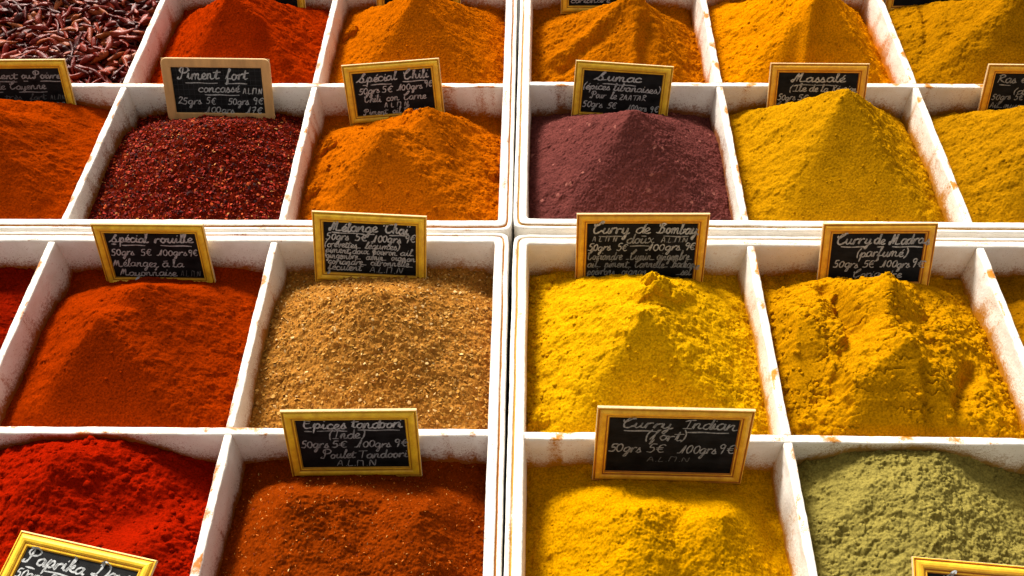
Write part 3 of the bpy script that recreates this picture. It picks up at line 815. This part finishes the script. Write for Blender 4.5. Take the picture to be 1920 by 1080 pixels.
G['µ'] = (1.45, [[(-.12, .05), (.28, 1.55), (.34, .3)], [(.34, .35), (.72, 1.5), (.80, .25), (1.0, .02), (1.45, .14)]])
G['Ŧ'] = (1.25, [[(-.2, 1.35), (-.1, 1.7), (.35, 1.72), (1.15, 1.95)], [(.8, 1.8), (.32, 1.5), (.18, .6), (.5, .0), (1.0, .25), (1.25, .5)]])
G['é'] = (G['e'][0], G['e'][1] + [[(.42, 1.3), (.62, 1.6)]])
G['è'] = (G['e'][0], G['e'][1] + [[(.3, 1.6), (.5, 1.3)]])
G['à'] = (G['a'][0], G['a'][1] + [[(.2, 1.42), (.7, 1.5)]])
G['ï'] = (G['i'][0], G['i'][1][:1] + [[(.2, 1.45), (.23, 1.55)], [(.55, 1.42), (.58, 1.52)]])

def catmull(pts, n=6):
    p = np.array(pts, float)
    if len(p) < 3: return p
    q = np.concatenate([[2 * p[0] - p[1]], p, [2 * p[-1] - p[-2]]])
    out = []
    for i in range(1, len(q) - 2):
        t = np.linspace(0, 1, n, endpoint=False)[:, None]
        a, b, c, d = q[i - 1], q[i], q[i + 1], q[i + 2]
        out.append(.5 * (2 * b + (c - a) * t + (2 * a - 5 * b + 4 * c - d) * t ** 2 + (3 * b - a - 3 * c + d) * t ** 3))
    out.append(p[-1:]); return np.concatenate(out)

def text_strokes(s, x0, x1, base, xh, g):
    """strokes in board units (x 0..bw, y up from base)"""
    x = 0; raw = []
    for ch in s:
        adv, st = G[ch]
        js, jv, jb, jk = g.uniform(.94, 1.06), g.uniform(.93, 1.08), g.normal(0, .03), g.normal(0, .035)
        for k in st:
            p = catmull(k); jx, jy = g.normal(0, .03), g.normal(0, .03)
            p = np.stack([p[:, 0] * js + jk * p[:, 1], p[:, 1] * jv + jb], 1)
            raw.append(p + [x + jx, jy])
        x += adv * g.uniform(.94, 1.05)
    if not raw: return []
    sx = (x1 - x0) / x
    out = []
    for p in raw:
        y = p[:, 1] * xh
        out.append(np.stack([x0 + p[:, 0] * sx + .18 * y, base + y + .05 * xh * np.sin(p[:, 0] * .9 + base)], 1))
    return out

def ribbon(p, w):
    d = np.gradient(p, axis=0); d /= np.linalg.norm(d, axis=1, keepdims=True) + 1e-12
    n = np.stack([-d[:, 1], d[:, 0]], 1) * w / 2
    taper = 1 + .22 * np.sin(np.arange(len(p)) * .9 + p[0, 0]) * (len(p) > 4) + .12 * np.abs(d[:, 1]); taper[0] = taper[-1] = .7
    # round-nib ends
    a = p + n * taper[:, None]; b = p - n * taper[:, None]
    a = np.concatenate([[p[0] - d[0] * w * .35 + n[0] * .3], a, [p[-1] + d[-1] * w * .35 + n[-1] * .3]])
    b = np.concatenate([[p[0] - d[0] * w * .35 - n[0] * .3], b, [p[-1] + d[-1] * w * .35 - n[-1] * .3]])
    return a, b

# materials for the signs
GOLD = simple_mat('gold_painted_wood', (.93, .475, .022), .40, .32, .28, 140, (1, 1, 1), .25)
AMBER = simple_mat('amber_painted_wood', (.93, .41, .022), .40, .32, .28, 140, (1, 1, 1), .25)
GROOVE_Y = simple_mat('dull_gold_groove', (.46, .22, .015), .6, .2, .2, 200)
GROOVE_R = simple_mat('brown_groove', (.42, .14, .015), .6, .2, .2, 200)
EDGE = simple_mat('pale_raw_wood', (.66, .46, .24), .7, .2, .12, 300)
PINE = simple_mat('natural_light_wood', (.60, .335, .125), .6, .25, .2, 90, (1, 1, .25), .15)
SLATE = simple_mat('black_slate', (.0085, .0085, .009), .65, .10, .85, 55, (1, 1, 2.2))
def chalk(name, v):
    m = simple_mat(name, (v, v * 1.02, v * 1.02), .9, .1, .5, 420); return m
CHALK = [chalk('chalk_bright', .40), chalk('chalk_mid', .27), chalk('chalk_faint', .10)]
GRIDL = simple_mat('slate_ruling', (.045, .047, .05), .8, .1, .2, 200)

PROFILE = np.array([(0, -.8), (0, .9), (.25, 1.5), (.9, 1.7), (1.3, 1.2), (1.9, 1.1), (2.3, 1.9), (3.2, 2.7), (4.6, 3.0), (6.0, 2.7), (6.9, 1.9), (7.2, 1.3), (7.9, 1.3), (8.2, 1.6), (8.8, 1.4), (9.3, .6), (9.5, .1)])
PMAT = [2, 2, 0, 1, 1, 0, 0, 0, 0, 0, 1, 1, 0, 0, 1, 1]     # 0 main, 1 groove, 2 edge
PROFILE_PINE = np.array([(0, -.8), (0, 1.1), (.5, 1.7), (1.2, 1.9), (8.2, 1.9), (9.0, 1.6), (9.3, 1.1), (9.3, .1)])

def sign_thing(name_label, mat4, w, h, lines, unders=(), style='gold', bright=0, seed=0, skew=0.0):
    """w,h in metres. sign local: x right, z up, front = -y; base centre = origin"""
    root = empty('price_sign', mat4, name_label, 'sign', 'handwritten chalkboard price signs')
    w, h = w * 1000, h * 1000
    prof = PROFILE_PINE if style == 'pine' else PROFILE
    fwid = prof[-1, 0]
    # frame: profile swept round the outline
    if style == 'pine':
        r = 6.0; path = []
        for cx, cz, a0 in ((w / 2 - r, r, -90), (w / 2 - r, h - r, 0), (-w / 2 + r, h - r, 90), (-w / 2 + r, r, 180)):
            for i in range(7):
                a = R(a0 + 90 * i / 6); path.append((cx, cz, math.cos(a), math.sin(a), r))
        def at(k, o):
            cx, cz, c, s, r_ = path[k]
            if o <= r_: return cx + c * (r_ - o), cz + s * (r_ - o)
            e = o - r_
            qx = 1 if c > 1e-6 or (abs(c) <= 1e-6 and cx > 0) else -1
            return (cx - math.copysign(e, cx), cz + (e if cz < h / 2 else -e))
        npth = len(path)
    else:
        cs = ((w / 2, 0), (w / 2, h), (-w / 2, h), (-w / 2, 0)); npth = 4
        def at(k, o):
            x, z = cs[k]; return x - math.copysign(o, x), (z + o if z < h / 2 else z - o)
    V = []; 
    for k in range(npth):
        for (o, y) in prof:
            x, z = at(k, o); V.append((x, -y, z))
    m = len(prof)
    F = []; mi = []
    for k in range(npth):
        k2 = (k + 1) % npth
        for j in range(m - 1):
            F.append((k * m + j, k * m + j + 1, k2 * m + j + 1, k2 * m + j))
            mi.append(PMAT[j] if style != 'pine' else (1 if j < 1 else 0))
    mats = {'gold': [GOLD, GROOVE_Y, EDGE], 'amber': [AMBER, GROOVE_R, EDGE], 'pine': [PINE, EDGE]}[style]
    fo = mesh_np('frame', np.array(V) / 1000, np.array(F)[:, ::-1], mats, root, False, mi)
    # slate
    e = fwid - .6
    bx, bz0, bz1 = w / 2 - e, e, h - e
    yb, yf = .7, -.2
    B = np.array([(x, y, z) for x in (-bx, bx) for y in (yf, yb) for z in (bz0, bz1)]) / 1000
    mesh_np('slate', B, np.array([(0, 1, 3, 2), (4, 6, 7, 5), (0, 4, 5, 1), (2, 3, 7, 6), (0, 2, 6, 4), (1, 5, 7, 3)]), [SLATE], root, False)
    bk = np.array([(x, y, z) for x in (-w / 2 + .4, w / 2 - .4) for y in (.72, 1.0) for z in (.4, h - .4)]) / 1000
    mesh_np('backing', bk, np.array([(0, 1, 3, 2), (4, 6, 7, 5), (0, 4, 5, 1), (2, 3, 7, 6), (0, 2, 6, 4), (1, 5, 7, 3)]), [EDGE], root, False)
    # writing
    g = np.random.default_rng(seed)
    iw, ih = w - 2 * fwid, h - 2 * fwid
    VV = []; FF = []; MI = []; nv = 0
    def put(p, wd, mt):
        nonlocal nv
        a, b = ribbon(p, wd * (g.uniform(.78, 1.0) if mt < 3 else 1))
        for arr in (a, b): pass
        n = len(a)
        pts = np.concatenate([a, b])
        x = -iw / 2 + pts[:, 0]; z = fwid + pts[:, 1]
        inside = (np.abs(x) < iw / 2 + .3) & (z > fwid - .3) & (z < fwid + ih + .3)
        y = np.where(inside, -.32, -1.9 if style == 'pine' else -3.08)
        VV.append(np.stack([x, y, z], 1)); i = np.arange(n - 1)
        FF.append(np.stack([nv + i, nv + n + i, nv + n + i + 1, nv + i + 1], 1)); MI.extend([mt] * (n - 1)); nv += 2 * n
    if style == 'pine':
        for gx in np.arange(.055, 1, .058): put(np.array([(gx * iw, .5), (gx * iw, ih - .5)]), .28, 3)
        for gy in np.arange(.09, 1, .105): put(np.array([(.5, gy * ih), (iw - .5, gy * ih)]), .28, 3)
        for v_ in VV: v_[:, 1] = -.26
    for ln_ in lines:
        s, x0, x1, b, xh = ln_[:5]; wd = ln_[5] if len(ln_) > 5 else .95; mt = ln_[6] if len(ln_) > 6 else bright
        for p in text_strokes(s, x0 * iw, x1 * iw, (1 - b) * ih, xh * ih, g):
            if p[:, 0].max() > iw + fwid * .8: p = p[p[:, 0] < iw + fwid * .8]
            p = p[(p[:, 1] < ih + 7.5) & (p[:, 1] > -4)]
            if len(p) > 1: put(p, wd, mt)
    for (x0, x1, y) in unders:
        xs = np.linspace(x0 * iw, x1 * iw, 8)
        put(np.stack([xs, (1 - y) * ih + .25 * np.sin(xs * .3) - (xs - xs[0]) * .01], 1), 1.15, bright)
    mesh_np('lettering', np.concatenate(VV) / 1000, np.concatenate(FF), CHALK + [GRIDL], root, False, MI)
    for o in root.children: o.matrix_parent_inverse = Matrix.Identity(4)
    return root

def sign_matrix(c, lean, roll, yaw, h):
    L, ro, ya = R(lean), R(roll), R(yaw)
    ux = Vector((math.cos(ya), math.sin(ya), 0)); uy = Vector((-math.sin(ya), math.cos(ya), 0)); uz = Vector((0, 0, 1))
    upv = math.cos(L) * uz + math.sin(L) * uy
    r = math.cos(ro) * ux + math.sin(ro) * upv; u = -math.sin(ro) * ux + math.cos(ro) * upv
    n = r.cross(u)
    m = Matrix.Identity(4)
    for i in range(3): m[i][0], m[i][1], m[i][2] = r[i], -n[i], u[i]
    b = Vector((c[0], c[1], c[2] + RIM)) - u * h / 2
    m[0][3], m[1][3], m[2][3] = b
    return m

SIGNS = [
 # label, centre, lean, roll, yaw, w, h, style, tone, lines, underlines
 ('gold framed sign at the left edge reading Poivre de Cayenne, half buried in orange-red powder', (-.5254, .7691, -.0002), 18.8, -1.6, 3.6, .1019, .0620, 'gold', 1,
  [('Piment', .02, .48, .24, .085, 1.2), ('ou', .53, .65, .24, .085, 1.2), ('Poivre', .675, 1.0, .24, .085, 1.2), ('de', .18, .30, .50, .085), ('Cayenne', .36, .79, .50, .085), ('très', .27, .47, .76, .075, .9, 2), ('fort', .56, .76, .76, .075, .9, 2), ('A.L.M.N', .82, 1.0, .76, .06, .7, 2), ('50grs 5€', .02, .44, .97, .075), ('100grs 9€', .5, .98, .97, .075)],
  [(.03, .465, .31), (.55, .60, .31), (.755, 1.0, .31), (.16, .26, .57), (.46, .8, .57)]),
 ('natural wood slate with rounded corners and ruled grid reading Piment fort concassé', (-.3223, .7691, -.0012), 24.6, -1.4, 1.3, .1103, .0653, 'pine', 0,
  [('Piment', .07, .52, .255, .12, 1.35), ('fort', .59, .84, .255, .12, 1.35), ('concassé', .27, .73, .54, .095, 1.15), ('A.L.M.N', .77, .99, .57, .07, .8), ('25grs', .03, .29, .81, .085), ('5€', .345, .45, .81, .085), ('50grs', .59, .82, .81, .085), ('9€', .875, .985, .79, .085), ('100grs', .33, .65, 1.0, .08), ('17€', .79, .96, 1.0, .08)],
  [(.145, .50, .34), (.585, .825, .345), (.345, .725, .60)]),
 ('gold framed sign tilted up to the right reading Spécial Chili', (-.1424, .7687, -.0030), 25.2, 3.8, 1.0, .0990, .0623, 'gold', 0,
  [('Spécial', .06, .56, .21, .10, 1.3), ('Chili', .65, .96, .20, .10, 1.3), ('50grs', .05, .32, .48, .082), ('5€', .35, .48, .48, .082), ('100grs', .55, .87, .46, .082), ('9€', .9, 1.0, .42, .082), ('Chili', .11, .32, .69, .085), ('con', .39, .55, .69, .085), ('Carne', .61, .90, .69, .085), ('A L M N', .36, .67, .84, .06, .8), ('Piment', .08, .38, .99, .07, .9), ('ail', .45, .56, .99, .07, .9), ('Cumin', .6, .95, .99, .07, .9)],
  [(.12, .17, .285), (.22, .48, .285), (.63, .93, .265)]),
 ('gold framed sign tilted down to the right reading Sumac pour le ZAATAR', (.0896, .7704, -.0052), 25.0, -3.3, -.6, .0984, .0615, 'gold', 0,
  [('Sumac', .16, .73, .21, .105, 1.35), ('(épices', .0, .34, .44, .085, 1.0), ('libanaises)', .39, .99, .44, .085, 1.0), ('Pour', .11, .30, .64, .085), ('le', .36, .44, .64, .085), ('ZAATAR', .48, .82, .64, .07), ('50grs', .01, .27, .87, .085), ('5€', .33, .45, .87, .085), ('100grs', .60, .84, .89, .08), ('9€', .89, .99, .89, .08)],
  [(.25, .67, .29)]),
 ('gold framed sign reading Massalé, mostly hidden by a tall mustard yellow peak', (.2864, .7694, -.0043), 29.0, .7, -1.7, .0977, .0610, 'amber', 1,
  [('Qassalé', .17, .84, .21, .10, 1.25, 0), ('(Ile', .15, .36, .44, .085, 1.0, 0), ('de', .40, .51, .44, .085, 1.0, 0), ('la', .55, .64, .44, .085, 1.0, 0), ('Réunion', .69, 1.0, .44, .085, 1.0, 0), ('50grs', .01, .235, .65, .08, .95, 0), ('5€', .27, .40, .65, .08, .95, 0), ('100grs 9€', .5, .98, .65, .08), ('Coriandre', .0, .42, .86, .075, .9), ('Curcuma', .05, .5, .99, .075, .9)],
  [(.26, .76, .285)]),
 ('amber framed sign cut by the right picture edge, in front of the ochre corner heap', (.4998, .7689, -.0044), 22.6, 0, -.9, .0963, .0615, 'amber', 1,
  [('Ras', .04, .28, .21, .10, 1.2), ('el', .34, .44, .21, .10, 1.2), ('Hanout', .5, .98, .21, .10, 1.2), ('(doux)', .28, .7, .48, .085), ('50grs', .02, .26, .62, .08), ('5€', .31, .42, .62, .08), ('100grs 9€', .5, .98, .62, .08), ('Ail_', .02, .18, .82, .075, .9), ('muscade_', .2, .6, .82, .075, .9), ('poivre', .02, .3, .98, .075, .9)],
  [(.08, .22, .27), (.5, .9, .27)]),
 ('gold framed sign leaning left over rust orange powder reading Spécial rouille', (-.3330, .5501, -.0107), 17.6, 1.3, -1.9, .0998, .0640, 'gold', 0,
  [('Spécial', .05, .465, .20, .095, 1.25), ('rouille', .53, .965, .20, .095, 1.25), ('50grs', .02, .275, .49, .08), ('5€', .35, .47, .49, .08), ('100grs', .54, .86, .49, .08), ('9€', .88, .985, .48, .08), ('µélangez', .015, .515, .75, .09), ('à', .555, .63, .75, .09), ('la', .675, .80, .75, .09), ('µayonnaise.', .06, .715, .96, .085), ('A.L.M.N', .74, .97, .96, .07, .7, 2)],
  [(.055, .10, .25), (.165, .42, .265), (.595, .935, .27)]),
 ('gold framed sign crowded with seven lines of writing, headed Mélange Thaï', (-.1418, .5528, -.0033), 26.0, -2.2, -.5, .0990, .0659, 'gold', 0,
  [('Qélange', .06, .585, .16, .10, 1.4), ('Ŧhaï', .66, .915, .165, .10, 1.4), ('50grs', .02, .265, .345, .08, 1.05), ('5€', .34, .475, .345, .08, 1.05), ('100grs', .53, .83, .355, .08, 1.05), ('9€', .88, 1.0, .33, .085, 1.1), ('(crevettes_', .0, .40, .49, .068, .9), ('légumes)', .44, .82, .49, .068, .9), ('piment doux.', .01, .50, .605, .065, .9), ('poivron.', .53, .80, .605, .065, .9), ('ail.', .83, .98, .60, .065, .9), ('gingembre_', .01, .40, .715, .065, .9), ('cumin_', .45, .68, .715, .065, .9), ('oignon', .73, .99, .71, .065, .9), ('coriandre_', .03, .46, .83, .065, .9), ('citronnelle_', .50, .97, .825, .065, .9), ('féculent', .03, .40, .945, .068, .9), ('A.L.M.N', .49, .86, .965, .065, .7, 1)],
  [(.09, .44, .20), (.505, .55, .205), (.715, .905, .205)]),
 ('large amber framed sign reading Curry de Bombay doux over the lemon yellow heap', (.0939, .5515, -.0031), 19.4, .2, .2, .1127, .0736, 'amber', 1,
  [('Curry', .05, .385, .175, .095, 1.3, 0), ('de', .44, .575, .175, .095, 1.3, 0), ('Bombay', .64, 1.0, .175, .095, 1.3, 0), ('A L M N', .05, .28, .315, .05, .75), ('doux', .36, .61, .345, .09, 1.1), ('A.L.M.N', .68, .93, .33, .052, .75), ('50grs', .01, .22, .475, .075, 1.0, 0), ('5€', .275, .375, .475, .075, 1.0, 0), ('100grs', .555, .86, .475, .075, 1.0, 0), ('9€', .895, 1.0, .46, .075, 1.0, 0), ('Coriandre', .01, .33, .645, .075), ('_Cumin_', .37, .63, .645, .075), ('gingembre_', .65, .98, .645, .075), ('ail_', .01, .14, .785, .075), ('piment_', .17, .42, .785, .075), ('Cannelle_', .45, .76, .785, .075), ('Badiane', .79, 1.05, .785, .075), ('poivrons_', .01, .30, .92, .075), ('oignon', .33, .57, .92, .075), ('_sel', .84, .98, .92, .075)],
  [(.11, .32, .225), (.50, .54, .225), (.70, .925, .225), (.40, .58, .395)]),
 ('amber framed sign reading Curry de Madras parfumé, above the crumbly golden heap', (.2964, .5487, -.0062), 28.7, .8, -.3, .0969, .0630, 'amber', 0,
  [('Curry', .05, .43, .21, .105, 1.3), ('de', .455, .575, .21, .105, 1.3), ('Qadras', .63, 1.04, .21, .105, 1.3), ('(parfumé)', .28, .83, .475, .095, 1.1), ('50grs', .04, .315, .70, .085), ('5€', .365, .50, .70, .085), ('100grs', .57, .88, .70, .085), ('9€', .90, 1.03, .68, .09), ('Coriandre', .27, .8, .90, .075, .9)],
  [(.105, .38, .27), (.50, .55, .27), (.665, .99, .27)]),
 ('gold framed sign reading Epices tandoori, in front of the sandy tan mound', (-.1319, .3581, -.0034), 15.8, -.2, 1.5, .0986, .0665, 'gold', 1,
  [('Epices', .06, .455, .175, .10, 1.2, 0), ('tandoori', .51, .975, .17, .10, 1.2, 0), ('(Inde)', .285, .61, .385, .10, 1.0), ('50grs', .015, .265, .575, .085, 1.0), ('5€', .30, .44, .575, .085, 1.0), ('100grs', .525, .85, .575, .085, 1.0), ('9€', .885, 1.01, .55, .085, 1.0), ('Poulet', .195, .50, .80, .09, 1.0), ('Tandoori', .53, .99, .80, .09, 1.0), ('A.L.M.N', .32, .71, .97, .07, .8)],
  [(.07, .135, .235), (.185, .46, .225), (.565, .945, .215)]),
 ('large amber framed sign casting its shadow on deep yellow powder, reading Curry Indian Fort', (.1025, .3573, 0), 15.5, -.8, -.2, .1119, .0729, 'amber', 1,
  [('Curry', .10, .49, .19, .09, 1.15, 1), ('Indian', .57, .98, .19, .10, 1.15, 1), ('(Fort)', .285, .60, .405, .095, 1.05), ('50grs', .01, .27, .635, .09, 1.0), ('5€', .315, .46, .635, .09, 1.0), ('100grs', .57, .86, .635, .09, 1.0), ('9€', .88, 1.0, .62, .09, 1.0), ('A.L.M.N', .325, .67, .80, .05, .75, 2)],
  [(.12, .37, .24), (.615, .93, .245)]),
]
for i, (lab, c, le, ro, ya, w, h, stl, br, lines, und) in enumerate(SIGNS):
    h0 = h
    sign_thing(lab, sign_matrix(c, le, ro, ya, h0), w, h, lines, und, stl, br, 900 + i)
# signs cut by the top and bottom edges of the picture
EXTRA = [
 ('small gold framed sign at the top edge listing Farine de riz and carvi', (.080, .9655, -.004), 24, 0, 0, .098, .064, 'gold', 1,
  [('50grs 5€', .05, .5, .3, .085), ('Farine de riz', .02, .9, .62, .075, .9, 0), ('carvi. poivre_', .02, .75, .78, .075, .9, 0), ('coriandre', .02, .6, .93, .075, .9, 0)]),
 ('gold framed sign peeking out at the top edge behind the tall orange pyramid', (-.134, .9625, -.004), 24, 0, 0, .098, .064, 'gold', 1,
  [('50grs 5€', .05, .5, .62, .085), ('100grs 9€', .5, .98, .62, .085)]),
 ('gold framed sign peeking out at the top edge behind the red-orange pyramid', (-.318, .9615, -.004), 24, 0, 0, .104, .064, 'gold', 1,
  [('50grs 5€', .05, .5, .62, .085), ('100grs 9€', .5, .98, .62, .085)]),
 ('amber framed sign peeking out at the top edge behind the ochre corner heap', (.4535, .9655, -.004), 24, 0, 0, .098, .064, 'amber', 1,
  [('50grs 5€', .05, .5, .62, .085), ('100grs 9€', .5, .98, .62, .085)]),
]
for i, (lab, c, le, ro, ya, w, h, stl, br, lines) in enumerate(EXTRA):
    sign_thing(lab, sign_matrix(c, le, ro, ya, h), w, h, lines, (), stl, br, 950 + i)
PAPRIKA = ((-.2987, .2353, .0145), 82, -3.1, -8.4)
sign_thing('gold framed sign lying tilted on scarlet powder at the bottom left, reading Paprika', sign_matrix(*PAPRIKA, .062), .0986, .062,
           [('Paprika', .02, .56, .22, .105, 1.3), ('Doux', .63, 1.0, .20, .105, 1.3), ('50grs 5€', .0, .4, .45, .085), ('100grs 9€', .5, .98, .45, .085)], [(.06, .14, .285), (.22, .56, .28)], 'gold', 0, 970)
GREEN = ((.2995, .2309, .010), 70, -2.5, -1.9)
sign_thing('amber framed sign stuck in the sage green powder at the bottom right edge', sign_matrix(*GREEN, .062), .110, .062,
           [('Curry', .10, .45, .20, .105, 1.3), ('de', .52, .7, .20, .105, 1.3), ('50grs 5€', .0, .4, .45, .085), ('100grs 9€', .5, .98, .45, .085)], (), 'amber', 0, 971)
